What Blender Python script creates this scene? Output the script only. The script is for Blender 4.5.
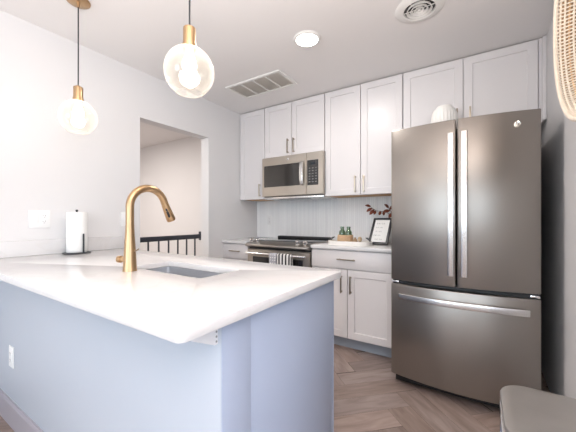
import bpy, bmesh, math, random
from mathutils import Vector, Matrix
R = math.radians
SC = bpy.context.scene
COL = SC.collection
for _o in list(bpy.data.objects):
    bpy.data.objects.remove(_o)

# ------------------------------------------------------------------ camera
H = 1.155
cam_d = bpy.data.cameras.new('camera')
cam_d.sensor_width = 36.0
cam_d.lens = 298.0 / 576.0 * 36.0
cam_d.shift_x = (288.0 - 285.5) / 576.0
cam_d.shift_y = (218.8 - 216.0) / 576.0
cam_d.clip_start = 0.05
cam = bpy.data.objects.new('camera', cam_d)
COL.objects.link(cam)
cam.location = (0, 0, H)
cam.rotation_euler = (R(90), 0, 0.5795)
SC.camera = cam

# ------------------------------------------------------------------ world, view, large lights
SC.view_settings.view_transform = 'Standard'
SC.view_settings.look = 'None'
SC.view_settings.gamma = 1.0
SC.view_settings.use_curve_mapping = False
SC.view_settings.exposure = 0.0
w = bpy.data.worlds.new('world')
SC.world = w
w.use_nodes = True
bg = w.node_tree.nodes['Background']
bg.inputs[0].default_value = (0.72, 0.86, 1.0, 1)
bg.inputs[1].default_value = 2.0


def area(name, loc, rot, sx, sy, power, color):
    d = bpy.data.lights.new(name, 'AREA')
    d.shape = 'RECTANGLE'
    d.size = sx
    d.size_y = sy
    d.energy = power
    d.color = color
    o = bpy.data.objects.new(name, d)
    COL.objects.link(o)
    o.location = loc
    o.rotation_euler = rot
    return o


def point(name, loc, power, color, radius):
    d = bpy.data.lights.new(name, 'POINT')
    d.energy = power
    d.color = color
    d.shadow_soft_size = radius
    o = bpy.data.objects.new(name, d)
    COL.objects.link(o)
    o.location = loc
    return o


# daylight through the two rear windows of the living room
area('daylight_window', (-1.3, -3.42, 1.35), (R(90), 0, 0), 1.7, 1.6, 35, (0.80, 0.92, 1.0))
area('daylight_window', (1.3, -3.42, 1.35), (R(90), 0, 0), 1.9, 1.6, 35, (0.80, 0.92, 1.0))
# unseen overhead fill added behind the camera
area('overhead_fill', (-0.6, -1.6, 2.40), (0, 0, 0), 1.0, 1.0, 7, (1.0, 0.92, 0.80))
# added bounce light, no lamp there: uplight washing the ceiling
area('bounce_fill', (0.15, -0.30, 1.45), (R(180), 0, 0), 0.9, 0.9, 80, (1.0, 0.90, 0.83))
# added fills on the dining side
area('dining_bounce_fill', (1.5, -0.3, 1.45), (R(180), 0, 0), 0.6, 0.6, 40, (1.0, 0.93, 0.92))  # stands in for light bounced off the ceiling, no lamp here
area('cool_side_fill', (2.9, -1.2, 1.35), (R(90), 0, R(90)), 1.9, 1.5, 28, (0.66, 0.84, 1.0))  # cool light added from the side for the peninsula end
# stair hall lamp
area('hall_lamp', (-4.3, 1.4, 2.40), (0, 0, 0), 0.6, 0.6, 56, (1.0, 0.92, 0.85))


# ------------------------------------------------------------------ materials
MATS = {}


def mat(name, color, rough=0.5, metal=0.0, spec=0.5, noise=0.0, nscale=20.0, bump=0.0, bscale=200.0,
        stretch=None, coat=0.0, emit=None, estr=0.0):
    if name in MATS:
        return MATS[name]
    m = bpy.data.materials.new(name)
    m.use_nodes = True
    nt = m.node_tree
    b = nt.nodes['Principled BSDF']
    b.inputs['Base Color'].default_value = (*color, 1)
    b.inputs['Roughness'].default_value = rough
    b.inputs['Metallic'].default_value = metal
    b.inputs['Specular IOR Level'].default_value = spec
    b.inputs['Coat Weight'].default_value = coat
    tc = nt.nodes.new('ShaderNodeTexCoord')
    mp = nt.nodes.new('ShaderNodeMapping')
    nt.links.new(tc.outputs['Object'], mp.inputs[0])
    if stretch:
        mp.inputs['Scale'].default_value = stretch
    if noise > 0:
        n = nt.nodes.new('ShaderNodeTexNoise')
        n.inputs['Scale'].default_value = nscale
        n.inputs['Detail'].default_value = 4
        nt.links.new(mp.outputs[0], n.inputs['Vector'])
        mx = nt.nodes.new('ShaderNodeMix')
        mx.data_type = 'RGBA'
        mx.inputs[6].default_value = (*[max(0, c * (1 - noise)) for c in color], 1)
        mx.inputs[7].default_value = (*[min(1, c * (1 + noise)) for c in color], 1)
        nt.links.new(n.outputs['Fac'], mx.inputs[0])
        nt.links.new(mx.outputs[2], b.inputs['Base Color'])
    if bump > 0:
        n2 = nt.nodes.new('ShaderNodeTexNoise')
        n2.inputs['Scale'].default_value = bscale
        nt.links.new(mp.outputs[0], n2.inputs['Vector'])
        bp = nt.nodes.new('ShaderNodeBump')
        bp.inputs['Strength'].default_value = bump
        bp.inputs['Distance'].default_value = 0.002
        nt.links.new(n2.outputs['Fac'], bp.inputs['Height'])
        nt.links.new(bp.outputs[0], b.inputs['Normal'])
    if emit:
        b.inputs['Emission Color'].default_value = (*emit, 1)
        b.inputs['Emission Strength'].default_value = estr
    MATS[name] = m
    return m


WALL = mat('wall_paint', (0.75, 0.74, 0.745), 0.6, noise=0.015, nscale=3, bump=0.05, bscale=300)
CEIL = mat('ceiling_paint', (0.85, 0.83, 0.825), 0.8, noise=0.01, nscale=2)
TRIM = mat('trim_paint', (0.80, 0.80, 0.82), 0.4, noise=0.01, nscale=3)
BASEB = mat('baseboard_grey_paint', (0.37, 0.345, 0.385), 0.4, noise=0.01, nscale=3)
CAB = mat('cabinet_lacquer', (0.76, 0.735, 0.74), 0.32, noise=0.01, nscale=2)
PCAB = mat('peninsula_lacquer', (0.39, 0.445, 0.575), 0.35, noise=0.015, nscale=2)
KNEE = mat('peninsula_paint', (0.50, 0.54, 0.61), 0.5, noise=0.01, nscale=2)
TOE = mat('toe_kick_paint', (0.36, 0.40, 0.46), 0.5, noise=0.02, nscale=3)
GAP = mat('cabinet_gap', (0.25, 0.24, 0.25), 0.8, noise=0.02)
WOODU = mat('raw_birch_underside', (0.66, 0.38, 0.18), 0.55, noise=0.12, nscale=6, stretch=(1, 12, 12))
BRASS = mat('brushed_brass', (0.54, 0.36, 0.205), 0.30, 1.0, noise=0.05, nscale=40, stretch=(8, 8, 1))
PULL = mat('bronze_pull', (0.36, 0.30, 0.23), 0.3, 1.0, noise=0.04, nscale=30)
NICK = mat('champagne_pull', (0.62, 0.55, 0.45), 0.28, 1.0, noise=0.03, nscale=30)
SLATE = mat('slate_metal', (0.315, 0.288, 0.265), 0.32, 0.92, noise=0.03, nscale=60, stretch=(20, 20, 0.6))
SLATE2 = mat('slate_metal_warm', (0.50, 0.455, 0.40), 0.32, 0.9, noise=0.03, nscale=60, stretch=(0.6, 20, 20))
STEEL = mat('brushed_steel', (0.74, 0.73, 0.72), 0.26, 1.0, noise=0.03, nscale=50, stretch=(0.8, 20, 20))
SINKM = mat('sink_steel', (0.74, 0.76, 0.80), 0.32, 0.9, noise=0.04, nscale=40, stretch=(1, 20, 20))
CHROME = mat('chrome', (0.82, 0.82, 0.82), 0.10, 1.0, noise=0.01)
BLK = mat('black_plastic', (0.015, 0.015, 0.017), 0.4, noise=0.1)
BLKM = mat('black_metal', (0.02, 0.022, 0.028), 0.35, 0.0, noise=0.1)
RAILM = mat('black_railing_paint', (0.022, 0.028, 0.045), 0.3, noise=0.1)
DKGLASS = mat('black_glass', (0.012, 0.012, 0.013), 0.05, noise=0.05, spec=0.8)
MWGLASS = mat('microwave_glass', (0.035, 0.032, 0.03), 0.05, noise=0.04, spec=0.6)
WPLAS = mat('white_plastic', (0.86, 0.86, 0.86), 0.35, noise=0.005)
PAPER = mat('white_paper_towel', (0.88, 0.88, 0.87), 0.9, noise=0.01, bump=0.3, bscale=120)
CER = mat('white_ceramic', (0.86, 0.84, 0.81), 0.4, noise=0.02, nscale=8)
TRAYM = mat('white_tray', (0.82, 0.79, 0.75), 0.5, noise=0.04, nscale=10)
GRILLE = mat('grille_grey', (0.74, 0.71, 0.67), 0.6, noise=0.05)
GRFR = mat('grille_frame_white', (0.84, 0.83, 0.81), 0.5, noise=0.01)
ROPE = mat('woven_rope', (0.66, 0.46, 0.29), 0.8, noise=0.25, nscale=60, bump=0.5, bscale=150)
WOOD = mat('turned_wood', (0.36, 0.23, 0.13), 0.5, noise=0.3, nscale=20, stretch=(1, 1, 6))
WOODL = mat('pale_wood', (0.50, 0.38, 0.25), 0.5, noise=0.3, nscale=20, stretch=(1, 1, 6))
LEAF = mat('rust_leaf', (0.20, 0.045, 0.02), 0.5, noise=0.35, nscale=30)
STEM = mat('dark_stem', (0.07, 0.035, 0.03), 0.6, noise=0.2)
PRINT = mat('print_paper', (0.86, 0.86, 0.85), 0.6, noise=0.01)
INK = mat('grey_ink', (0.30, 0.32, 0.32), 0.7, noise=0.05)
RATC = mat('cream_cane', (0.80, 0.71, 0.60), 0.65, noise=0.12, nscale=40)
RATD = mat('tan_cane', (0.62, 0.42, 0.24), 0.7, noise=0.25, nscale=40)
RATL = mat('brown_cane_lining', (0.42, 0.27, 0.15), 0.8, noise=0.4, nscale=30)
SEATM = mat('brushed_gunmetal', (0.43, 0.41, 0.39), 0.38, 0.75, noise=0.07, nscale=14)
TWH = mat('towel_white_cotton', (0.80, 0.79, 0.78), 0.95, noise=0.04, nscale=80, bump=0.4, bscale=400)
TBK = mat('towel_black_stripe', (0.03, 0.03, 0.035), 0.95, noise=0.1, nscale=80)
TGR = mat('towel_grey_cotton', (0.50, 0.50, 0.52), 0.95, noise=0.05, nscale=80)
BTN = mat('button_grey', (0.20, 0.195, 0.19), 0.5, noise=0.05)
BULB = mat('glowing_bulb', (1, 0.95, 0.85), 0.5, emit=(1.0, 0.90, 0.76), estr=14)
LED = mat('led_diffuser', (1, 1, 1), 0.5, emit=(1.0, 0.97, 0.95), estr=9)
DISP = mat('display_dark', (0.02, 0.025, 0.03), 0.15, noise=0.05)


def quartz():
    m = bpy.data.materials.new('white_quartz')
    m.use_nodes = True
    nt = m.node_tree
    b = nt.nodes['Principled BSDF']
    b.inputs['Roughness'].default_value = 0.16
    tc = nt.nodes.new('ShaderNodeTexCoord')
    n = nt.nodes.new('ShaderNodeTexNoise')
    n.inputs['Scale'].default_value = 3.0
    n.inputs['Detail'].default_value = 8
    n.inputs['Distortion'].default_value = 1.6
    nt.links.new(tc.outputs['Object'], n.inputs['Vector'])
    cr = nt.nodes.new('ShaderNodeValToRGB')
    cr.color_ramp.elements[0].position = 0.46
    cr.color_ramp.elements[0].color = (0.715, 0.705, 0.71, 1)
    cr.color_ramp.elements[1].position = 0.54
    cr.color_ramp.elements[1].color = (0.715, 0.705, 0.71, 1)
    e = cr.color_ramp.elements.new(0.5)
    e.color = (0.695, 0.68, 0.68, 1)
    nt.links.new(n.outputs['Fac'], cr.inputs[0])
    nt.links.new(cr.outputs[0], b.inputs['Base Color'])
    return m


QUARTZ = quartz()


def plank_mat():
    m = bpy.data.materials.new('wood_look_planks')
    m.use_nodes = True
    nt = m.node_tree
    b = nt.nodes['Principled BSDF']
    b.inputs['Roughness'].default_value = 0.42
    uv = nt.nodes.new('ShaderNodeUVMap')
    uv.uv_map = 'UVMap'
    mp = nt.nodes.new('ShaderNodeMapping')
    mp.inputs['Scale'].default_value = (1.8, 9, 1)
    nt.links.new(uv.outputs[0], mp.inputs[0])
    n = nt.nodes.new('ShaderNodeTexNoise')
    n.inputs['Scale'].default_value = 2.2
    n.inputs['Detail'].default_value = 6
    n.inputs['Distortion'].default_value = 0.8
    nt.links.new(mp.outputs[0], n.inputs['Vector'])
    cr = nt.nodes.new('ShaderNodeValToRGB')
    cr.color_ramp.elements[0].position = 0.28
    cr.color_ramp.elements[0].color = (0.225, 0.168, 0.148, 1)
    cr.color_ramp.elements[1].position = 0.74
    cr.color_ramp.elements[1].color = (0.385, 0.305, 0.275, 1)
    nt.links.new(n.outputs['Fac'], cr.inputs[0])
    at = nt.nodes.new('ShaderNodeAttribute')
    at.attribute_name = 'tone'
    mx = nt.nodes.new('ShaderNodeMix')
    mx.data_type = 'RGBA'
    mx.blend_type = 'MULTIPLY'
    mx.inputs[0].default_value = 1.0
    nt.links.new(cr.outputs[0], mx.inputs[6])
    nt.links.new(at.outputs['Color'], mx.inputs[7])
    nt.links.new(mx.outputs[2], b.inputs['Base Color'])
    return m


PLANK = plank_mat()
GROUT = mat('plank_joint', (0.10, 0.075, 0.065), 0.8, noise=0.1)


def tile_mat():
    """narrow vertical stacked tiles: colour varies a little from tile to tile"""
    m = bpy.data.materials.new('narrow_glazed_tile')
    m.use_nodes = True
    nt = m.node_tree
    b = nt.nodes['Principled BSDF']
    b.inputs['Roughness'].default_value = 0.25
    tc = nt.nodes.new('ShaderNodeTexCoord')
    mp = nt.nodes.new('ShaderNodeMapping')
    mp.inputs['Scale'].default_value = (1 / 0.022, 0.0, 0.0)
    nt.links.new(tc.outputs['Object'], mp.inputs[0])
    fl = nt.nodes.new('ShaderNodeVectorMath')
    fl.operation = 'FLOOR'
    nt.links.new(mp.outputs[0], fl.inputs[0])
    wn = nt.nodes.new('ShaderNodeTexWhiteNoise')
    nt.links.new(fl.outputs[0], wn.inputs['Vector'])
    cr = nt.nodes.new('ShaderNodeValToRGB')
    cr.color_ramp.elements[0].color = (0.86, 0.86, 0.87, 1)
    cr.color_ramp.elements[1].color = (0.94, 0.94, 0.94, 1)
    nt.links.new(wn.outputs['Value'], cr.inputs[0])
    nt.links.new(cr.outputs[0], b.inputs['Base Color'])
    return m


TILE = tile_mat()
TGROUT = mat('tile_grout', (0.80, 0.80, 0.81), 0.9, noise=0.02)


def glass_thin(name, tint, diffuse=0.0, rough=0.03, base=0.06, rimw=0.6):
    """clear blown glass: see-through face on, whiter and shinier towards the limb"""
    m = bpy.data.materials.new(name)
    m.use_nodes = True
    nt = m.node_tree
    nt.nodes.clear()
    out = nt.nodes.new('ShaderNodeOutputMaterial')
    tr = nt.nodes.new('ShaderNodeBsdfTransparent')
    tr.inputs[0].default_value = (*tint, 1)
    gl = nt.nodes.new('ShaderNodeBsdfGlossy')
    gl.inputs['Roughness'].default_value = rough
    tl = nt.nodes.new('ShaderNodeBsdfTranslucent')
    tl.inputs[0].default_value = (1, 0.98, 0.95, 1)
    df = nt.nodes.new('ShaderNodeBsdfDiffuse')
    df.inputs[0].default_value = (*tint, 1)
    m0 = nt.nodes.new('ShaderNodeMixShader')
    m0.inputs[0].default_value = 0.5
    nt.links.new(tl.outputs[0], m0.inputs[1])
    nt.links.new(df.outputs[0], m0.inputs[2])
    lw = nt.nodes.new('ShaderNodeLayerWeight')
    lw.inputs[0].default_value = 0.35
    mr = nt.nodes.new('ShaderNodeMapRange')
    mr.inputs[3].default_value = base
    mr.inputs[4].default_value = rimw
    pw = nt.nodes.new('ShaderNodeMath')
    pw.operation = 'POWER'
    pw.inputs[1].default_value = 1.8
    nt.links.new(lw.outputs['Facing'], pw.inputs[0])
    nt.links.new(pw.outputs[0], mr.inputs[0])
    m1 = nt.nodes.new('ShaderNodeMixShader')
    m1.inputs[0].default_value = diffuse
    nt.links.new(gl.outputs[0], m1.inputs[1])
    nt.links.new(m0.outputs[0], m1.inputs[2])
    m2 = nt.nodes.new('ShaderNodeMixShader')
    nt.links.new(mr.outputs[0], m2.inputs[0])
    nt.links.new(tr.outputs[0], m2.inputs[1])
    nt.links.new(m1.outputs[0], m2.inputs[2])
    nt.links.new(m2.outputs[0], out.inputs[0])
    return m


GLOBE = glass_thin('hazed_seeded_glass', (0.98, 0.97, 0.95), 0.42, 0.05, 0.075, 0.62)  # white haze mixed into the glass imitates the bulb's glow
GREENG = glass_thin('green_glass', (0.42, 0.56, 0.40), 0.6, 0.05, 0.25, 0.8)
PANE = glass_thin('window_glass', (0.97, 0.98, 0.98), 0.0, 0.02, 0.03, 0.5)


# ------------------------------------------------------------------ geometry helpers
class MB:
    def __init__(self):
        self.bm = bmesh.new()

    def box(self, x0, x1, y0, y1, z0, z1, bevel=0.0, seg=2, mi=0):
        bm = self.bm
        vs = [bm.verts.new((x, y, z)) for z in (z0, z1) for y in (y0, y1) for x in (x0, x1)]
        idx = [(0, 2, 3, 1), (4, 5, 7, 6), (0, 1, 5, 4), (2, 6, 7, 3), (0, 4, 6, 2), (1, 3, 7, 5)]
        fs = []
        for t in idx:
            f = bm.faces.new([vs[i] for i in t])
            f.material_index = mi
            fs.append(f)
        if bevel > 0:
            es = list({e for f in fs for e in f.edges})
            bmesh.ops.bevel(bm, geom=es, offset=bevel, segments=seg, affect='EDGES', profile=0.5)
        return self

    def prism(self, poly, a0, a1, axis='z', bevel=0.0, seg=2, mi=0, pred=None):
        """polygon in the plane across axis, pushed from a0 to a1"""
        bm = self.bm

        def P(p, a):
            if axis == 'z':
                return (p[0], p[1], a)
            if axis == 'y':
                return (p[0], a, p[1])
            return (a, p[0], p[1])
        v0 = [bm.verts.new(P(p, a0)) for p in poly]
        v1 = [bm.verts.new(P(p, a1)) for p in poly]
        n = len(poly)
        fs = [bm.faces.new(v0[::-1]), bm.faces.new(v1)]
        for i in range(n):
            fs.append(bm.faces.new((v0[i], v0[(i + 1) % n], v1[(i + 1) % n], v1[i])))
        for f in fs:
            f.material_index = mi
        bmesh.ops.recalc_face_normals(bm, faces=fs)
        if bevel > 0:
            es = []
            for e in {e for f in fs for e in f.edges}:
                if len(e.link_faces) == 2 and e.calc_face_angle(0) > R(40):
                    if pred is None or pred(e):
                        es.append(e)
            bmesh.ops.bevel(bm, geom=es, offset=bevel, segments=seg, affect='EDGES', profile=0.5)
        return self

    def tube(self, pts, r, seg=10, closed=False, mi=0, flat=None):
        """round bar along points; r a number or one per point"""
        bm = self.bm
        pts = [Vector(p) for p in pts]
        n = len(pts)
        rs = r if isinstance(r, (list, tuple)) else [r] * n
        rings = []
        up = None
        for i, p in enumerate(pts):
            if closed:
                d = pts[(i + 1) % n] - pts[i - 1]
            else:
                d = pts[min(i + 1, n - 1)] - pts[max(i - 1, 0)]
            d.normalize()
            if up is None:
                up = d.orthogonal().normalized()
            up = (up - d * up.dot(d))
            if up.length < 1e-6:
                up = d.orthogonal()
            up.normalize()
            sd = d.cross(up)
            ring = []
            for k in range(seg):
                a = 2 * math.pi * k / seg
                ring.append(bm.verts.new(p + (up * math.cos(a) + sd * math.sin(a)) * rs[i]))
            rings.append(ring)
        m = n if closed else n - 1
        for i in range(m):
            A, B_ = rings[i], rings[(i + 1) % n]
            for k in range(seg):
                f = bm.faces.new((A[k], A[(k + 1) % seg], B_[(k + 1) % seg], B_[k]))
                f.material_index = mi
        if not closed:
            bm.faces.new(rings[0][::-1]).material_index = mi
            bm.faces.new(rings[-1]).material_index = mi
        return self

    def lathe(self, prof, c, axis='z', seg=32, mi=0, closed=False):
        """profile of (radius, height) turned about an axis through c"""
        bm = self.bm
        c = Vector(c)
        rings = []
        for (r, z) in prof:
            if r < 1e-5:
                o = (0, 0, z) if axis == 'z' else ((0, z, 0) if axis == 'y' else (z, 0, 0))
                rings.append([bm.verts.new(c + Vector(o))])
                continue
            ring = []
            for k in range(seg):
                a = 2 * math.pi * k / seg
                u, v = r * math.cos(a), r * math.sin(a)
                o = (u, v, z) if axis == 'z' else ((v, z, u) if axis == 'y' else (z, u, v))
                ring.append(bm.verts.new(c + Vector(o)))
            rings.append(ring)
        pairs = list(zip(rings[:-1], rings[1:]))
        if closed:
            pairs.append((rings[-1], rings[0]))
        for A, B_ in pairs:
            for k in range(seg):
                k2 = (k + 1) % seg
                if len(A) == 1 and len(B_) == 1:
                    continue
                if len(A) == 1:
                    f = bm.faces.new((A[0], B_[k2], B_[k]))
                elif len(B_) == 1:
                    f = bm.faces.new((A[k], A[k2], B_[0]))
                else:
                    f = bm.faces.new((A[k], A[k2], B_[k2], B_[k]))
                f.material_index = mi
        return self

    def ball(self, c, r, seg=16, sz=1.0, mi=0):
        n = seg // 2
        prof = [(r * math.sin(math.pi * i / n), -r * sz * math.cos(math.pi * i / n)) for i in range(n + 1)]
        prof[0] = (0, -r * sz)
        prof[-1] = (0, r * sz)
        return self.lathe(prof, c, 'z', seg, mi)

    def shaker(self, x0, x1, z0, z1, yf, th=0.02, rail=0.058, rec=0.008, mi=0):
        """shaker door facing -y, front face at yf"""
        bm = self.bm
        r2 = 0.006

        def loop(i, y, b=0.0):
            return [bm.verts.new(p) for p in ((x0 + i, y, z0 + i), (x1 - i, y, z0 + i), (x1 - i, y, z1 - i), (x0 + i, y, z1 - i))]
        lp = [loop(0, yf + th), loop(0, yf + 0.002), loop(0.002, yf), loop(rail, yf), loop(rail + r2 * 0.5, yf + rec), ]
        for A, B_ in zip(lp[:-1], lp[1:]):
            for k in range(4):
                bm.faces.new((A[k], A[(k + 1) % 4], B_[(k + 1) % 4], B_[k])).material_index = mi
        bm.faces.new(lp[-1]).material_index = mi
        bm.faces.new(lp[0][::-1]).material_index = mi
        return self

    def build(self, name, mats, parent=None, smooth=True, angle=35, loc=None):
        bmesh.ops.recalc_face_normals(self.bm, faces=self.bm.faces[:])
        off = Vector((0, 0, 0))
        if parent is not None:
            off = Vector(parent.get('_org', (0, 0, 0)))
        elif loc is not None:
            off = Vector(loc)
        bmesh.ops.translate(self.bm, verts=self.bm.verts[:], vec=-off)
        me = bpy.data.meshes.new(name)
        self.bm.to_mesh(me)
        self.bm.free()
        for m in (mats if isinstance(mats, (list, tuple)) else [mats]):
            me.materials.append(m)
        if smooth:
            for p in me.polygons:
                p.use_smooth = True
            me.set_sharp_from_angle(angle=R(angle))
        o = bpy.data.objects.new(name, me)
        COL.objects.link(o)
        if parent is not None:
            o.parent = parent
        elif loc is not None:
            o.location = loc
        o['_org'] = tuple(off)
        return o


def tag(o, label, cat, group=None):
    o['label'] = label
    o['category'] = cat
    if group:
        o['group'] = group
    return o


def thing(name, label, cat, loc, group=None):
    o = bpy.data.objects.new(name, None)
    o.empty_display_size = 0.05
    COL.objects.link(o)
    o.location = loc
    o['_org'] = tuple(loc)
    return tag(o, label, cat, group)


def struct(o):
    o['kind'] = 'structure'
    return o


def dup(root, loc, label=None):
    r = root.copy()
    COL.objects.link(r)
    r.location = loc
    r['_org'] = tuple(loc)
    if label:
        r['label'] = label
    for ch in list(root.children):
        c = ch.copy()
        COL.objects.link(c)
        c.parent = r
        for g in list(ch.children):
            d = g.copy()
            COL.objects.link(d)
            d.parent = c
    return r


def arc(c, r, a0, a1, n, plane='yz'):
    out = []
    for i in range(n + 1):
        a = a0 + (a1 - a0) * i / n
        u, v = r * math.cos(a), r * math.sin(a)
        if plane == 'yz':
            out.append((c[0], c[1] + u, c[2] + v))
        elif plane == 'xz':
            out.append((c[0] + u, c[1], c[2] + v))
        else:
            out.append((c[0] + u, c[1] + v, c[2]))
    return out


# ------------------------------------------------------------------ room shell
L, B, C = -2.47, 3.095, 2.44
XR, YF = 3.0, -3.5
HX = -6.0


def build_floor():
    W, LN = 0.15, 0.60
    bm = bmesh.new()
    uvl = bm.loops.layers.uv.new('UVMap')
    tone = bm.loops.layers.float_color.new('tone')
    rnd = random.Random(7)
    x0, x1, y0, y1 = HX, XR, YF, B

    def clip(poly):
        for ax, lim, sgn in ((0, x0, 1), (0, x1, -1), (1, y0, 1), (1, y1, -1)):
            out = []
            for i in range(len(poly)):
                a, b = poly[i - 1], poly[i]
                da, db = sgn * (a[ax] - lim), sgn * (b[ax] - lim)
                if (da < 0) != (db < 0):
                    t = da / (da - db)
                    out.append(tuple(a[k] + (b[k] - a[k]) * t for k in range(4)))
                if db >= 0:
                    out.append(b)
            poly = out
            if len(poly) < 3:
                return []
        return poly
    f = bm.faces.new([bm.verts.new(p) for p in ((x0, y0, -0.003), (x1, y0, -0.003), (x1, y1, -0.003), (x0, y1, -0.003))])
    f.material_index = 1
    c45 = math.sqrt(0.5)
    g = 0.0006
    ox, oy = 0.06, 0.05
    for i in range(-70, 71):
        for j in range(-12, 13):
            bx, by = i * W + j * LN, i * W - j * LN
            for kind in (0, 1):
                if kind == 0:
                    rc = (bx, bx + LN, by, by + W)
                else:
                    rc = (bx, bx + W, by + W, by + W + LN)
                t = rnd.uniform(0.76, 1.16)
                wm = rnd.uniform(-0.03, 0.03)
                u0, v0 = rnd.uniform(0, 50), rnd.uniform(0, 50)
                pl = []
                ge = rnd.choice((0.0006, 0.0006, 0.0025, 0.008))
                gp, gq = (ge, g) if kind == 0 else (g, ge)
                for (p, q) in ((rc[0] + gp, rc[2] + gq), (rc[1] - gp, rc[2] + gq), (rc[1] - gp, rc[3] - gq), (rc[0] + gp, rc[3] - gq)):
                    X = (p - q) * c45 + ox
                    Y = (p + q) * c45 + oy
                    uu, vv = (p - rc[0], q - rc[2]) if kind == 0 else (q - rc[2], p - rc[0])
                    pl.append((X, Y, uu + u0, vv + v0))
                pl = clip(pl)
                if not pl:
                    continue
                f = bm.faces.new([bm.verts.new((p[0], p[1], 0)) for p in pl])
                for lp, p in zip(f.loops, pl):
                    lp[uvl].uv = (p[2], p[3])
                    lp[tone] = (t + wm, t, t - wm, 1)
    me = bpy.data.meshes.new('floor')
    bm.normal_update()
    bm.to_mesh(me)
    bm.free()
    me.materials.append(PLANK)
    me.materials.append(GROUT)
    o = bpy.data.objects.new('floor', me)
    COL.objects.link(o)
    return struct(o)


build_floor()
m = MB().box(HX, XR, YF, B, C, C + 0.1)
struct(m.build('ceiling', CEIL, smooth=False))
# left wall with the open doorway to the stair hall
oy0, oy1, oz = 1.471, 2.25, 2.036
m = MB()
m.box(L - 0.12, L, YF, oy0, 0, C)
m.box(L - 0.12, L, oy1, B, 0, C)
m.box(L - 0.12, L, oy0, oy1, oz, C)
struct(m.build('wall_left', WALL, smooth=False))
struct(MB().box(HX - 0.12, XR + 0.12, B, B + 0.12, 0, C).build('wall_back', WALL, smooth=False))
m = MB()
m.box(0.388, 0.52, 2.14, B, 0, C)
m.prism([(0.376, 0.62), (0.52, 0.62), (0.52, 2.14), (0.388, 2.14), (0.388, 2.163), (0.376, 2.163)], 0, C)
struct(m.build('wall_right', WALL, smooth=False))
struct(MB().box(0.52, XR, 0.62, 0.74, 0, C).build('wall_dining', WALL, smooth=False))
m = MB()
m.box(XR, XR + 0.12, YF - 0.12, -2.15, 0, C)
m.box(XR, XR + 0.12, -0.25, 0.74, 0, C)
m.box(XR, XR + 0.12, -2.15, -0.25, 0, 0.6)
m.box(XR, XR + 0.12, -2.15, -0.25, 2.1, C)
struct(m.build('wall_side', WALL, smooth=False))
m = MB()
m.box(XR + 0.03, XR + 0.1, -2.15, -2.10, 0.6, 2.1)
m.box(XR + 0.03, XR + 0.1, -0.30, -0.25, 0.6, 2.1)
m.box(XR + 0.03, XR + 0.1, -2.10, -0.30, 0.6, 0.65)
m.box(XR + 0.03, XR + 0.1, -2.10, -0.30, 2.05, 2.1)
wo = struct(m.build('window_3', TRIM, smooth=False))  # unseen window, added to bring cool light from the side
MB().box(XR + 0.06, XR + 0.066, -2.10, -0.30, 0.65, 2.05).build('pane', PANE, wo, smooth=False)
struct(MB().box(HX - 0.12, HX, 0.3, B, 0, C).build('wall_hall', WALL, smooth=False))
struct(MB().box(HX, L - 0.12, 0.3, 0.42, 0, C).build('wall_stair', WALL, smooth=False))
# rear wall with two windows
wins = [(-2.15, -0.45), (0.35, 2.25)]
m = MB()
xs = [L - 0.12, wins[0][0], wins[0][1], wins[1][0], wins[1][1], XR]
for a, b in ((xs[0], xs[1]), (xs[2], xs[3]), (xs[4], xs[5])):
    m.box(a, b, YF - 0.12, YF, 0, C)
for a, b in wins:
    m.box(a, b, YF - 0.12, YF, 0, 0.55)
    m.box(a, b, YF - 0.12, YF, 2.15, C)
struct(m.build('wall_rear', WALL, smooth=False))
for i, (a, b) in enumerate(wins):
    m = MB()
    t = 0.05
    m.box(a, a + t, YF - 0.1, YF - 0.03, 0.55, 2.15)
    m.box(b - t, b, YF - 0.1, YF - 0.03, 0.55, 2.15)
    m.box(a + t, b - t, YF - 0.1, YF - 0.03, 0.55, 0.55 + t)
    m.box(a + t, b - t, YF - 0.1, YF - 0.03, 2.15 - t, 2.15)
    m.box((a + b) / 2 - 0.02, (a + b) / 2 + 0.02, YF - 0.1, YF - 0.03, 0.55 + t, 2.15 - t)
    wo = struct(m.build('window_%d' % (i + 1), TRIM, smooth=False))
    MB().box(a + t, b - t, YF - 0.07, YF - 0.064, 0.6, 2.1).build('pane', PANE, wo, smooth=False)

# half wall of the peninsula
KX, KY0, KYA, KY1 = -0.566, 0.562, 0.678, 1.282
PX, PY0, PY1 = -0.5365, 0.409, 1.306
CT0, CT1 = 0.884, 0.914
struct(MB().box(L, KX - 0.0045, KY0, KYA, 0, CT0, 0.002).build('wall_peninsula', KNEE))
struct(MB().prism([(KY0, 0), (KY0 - 0.014, 0), (KY0 - 0.014, 0.118), (KY0 - 0.009, 0.134), (KY0, 0.134)], L, KX - 0.005, 'x').build('baseboard_peninsula', BASEB, smooth=False))
struct(MB().prism([(L, 0), (L + 0.014, 0), (L + 0.014, 0.118), (L + 0.009, 0.134), (L, 0.134)], YF, KY0 - 0.014, 'y').build('baseboard_left', BASEB, smooth=False))

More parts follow.
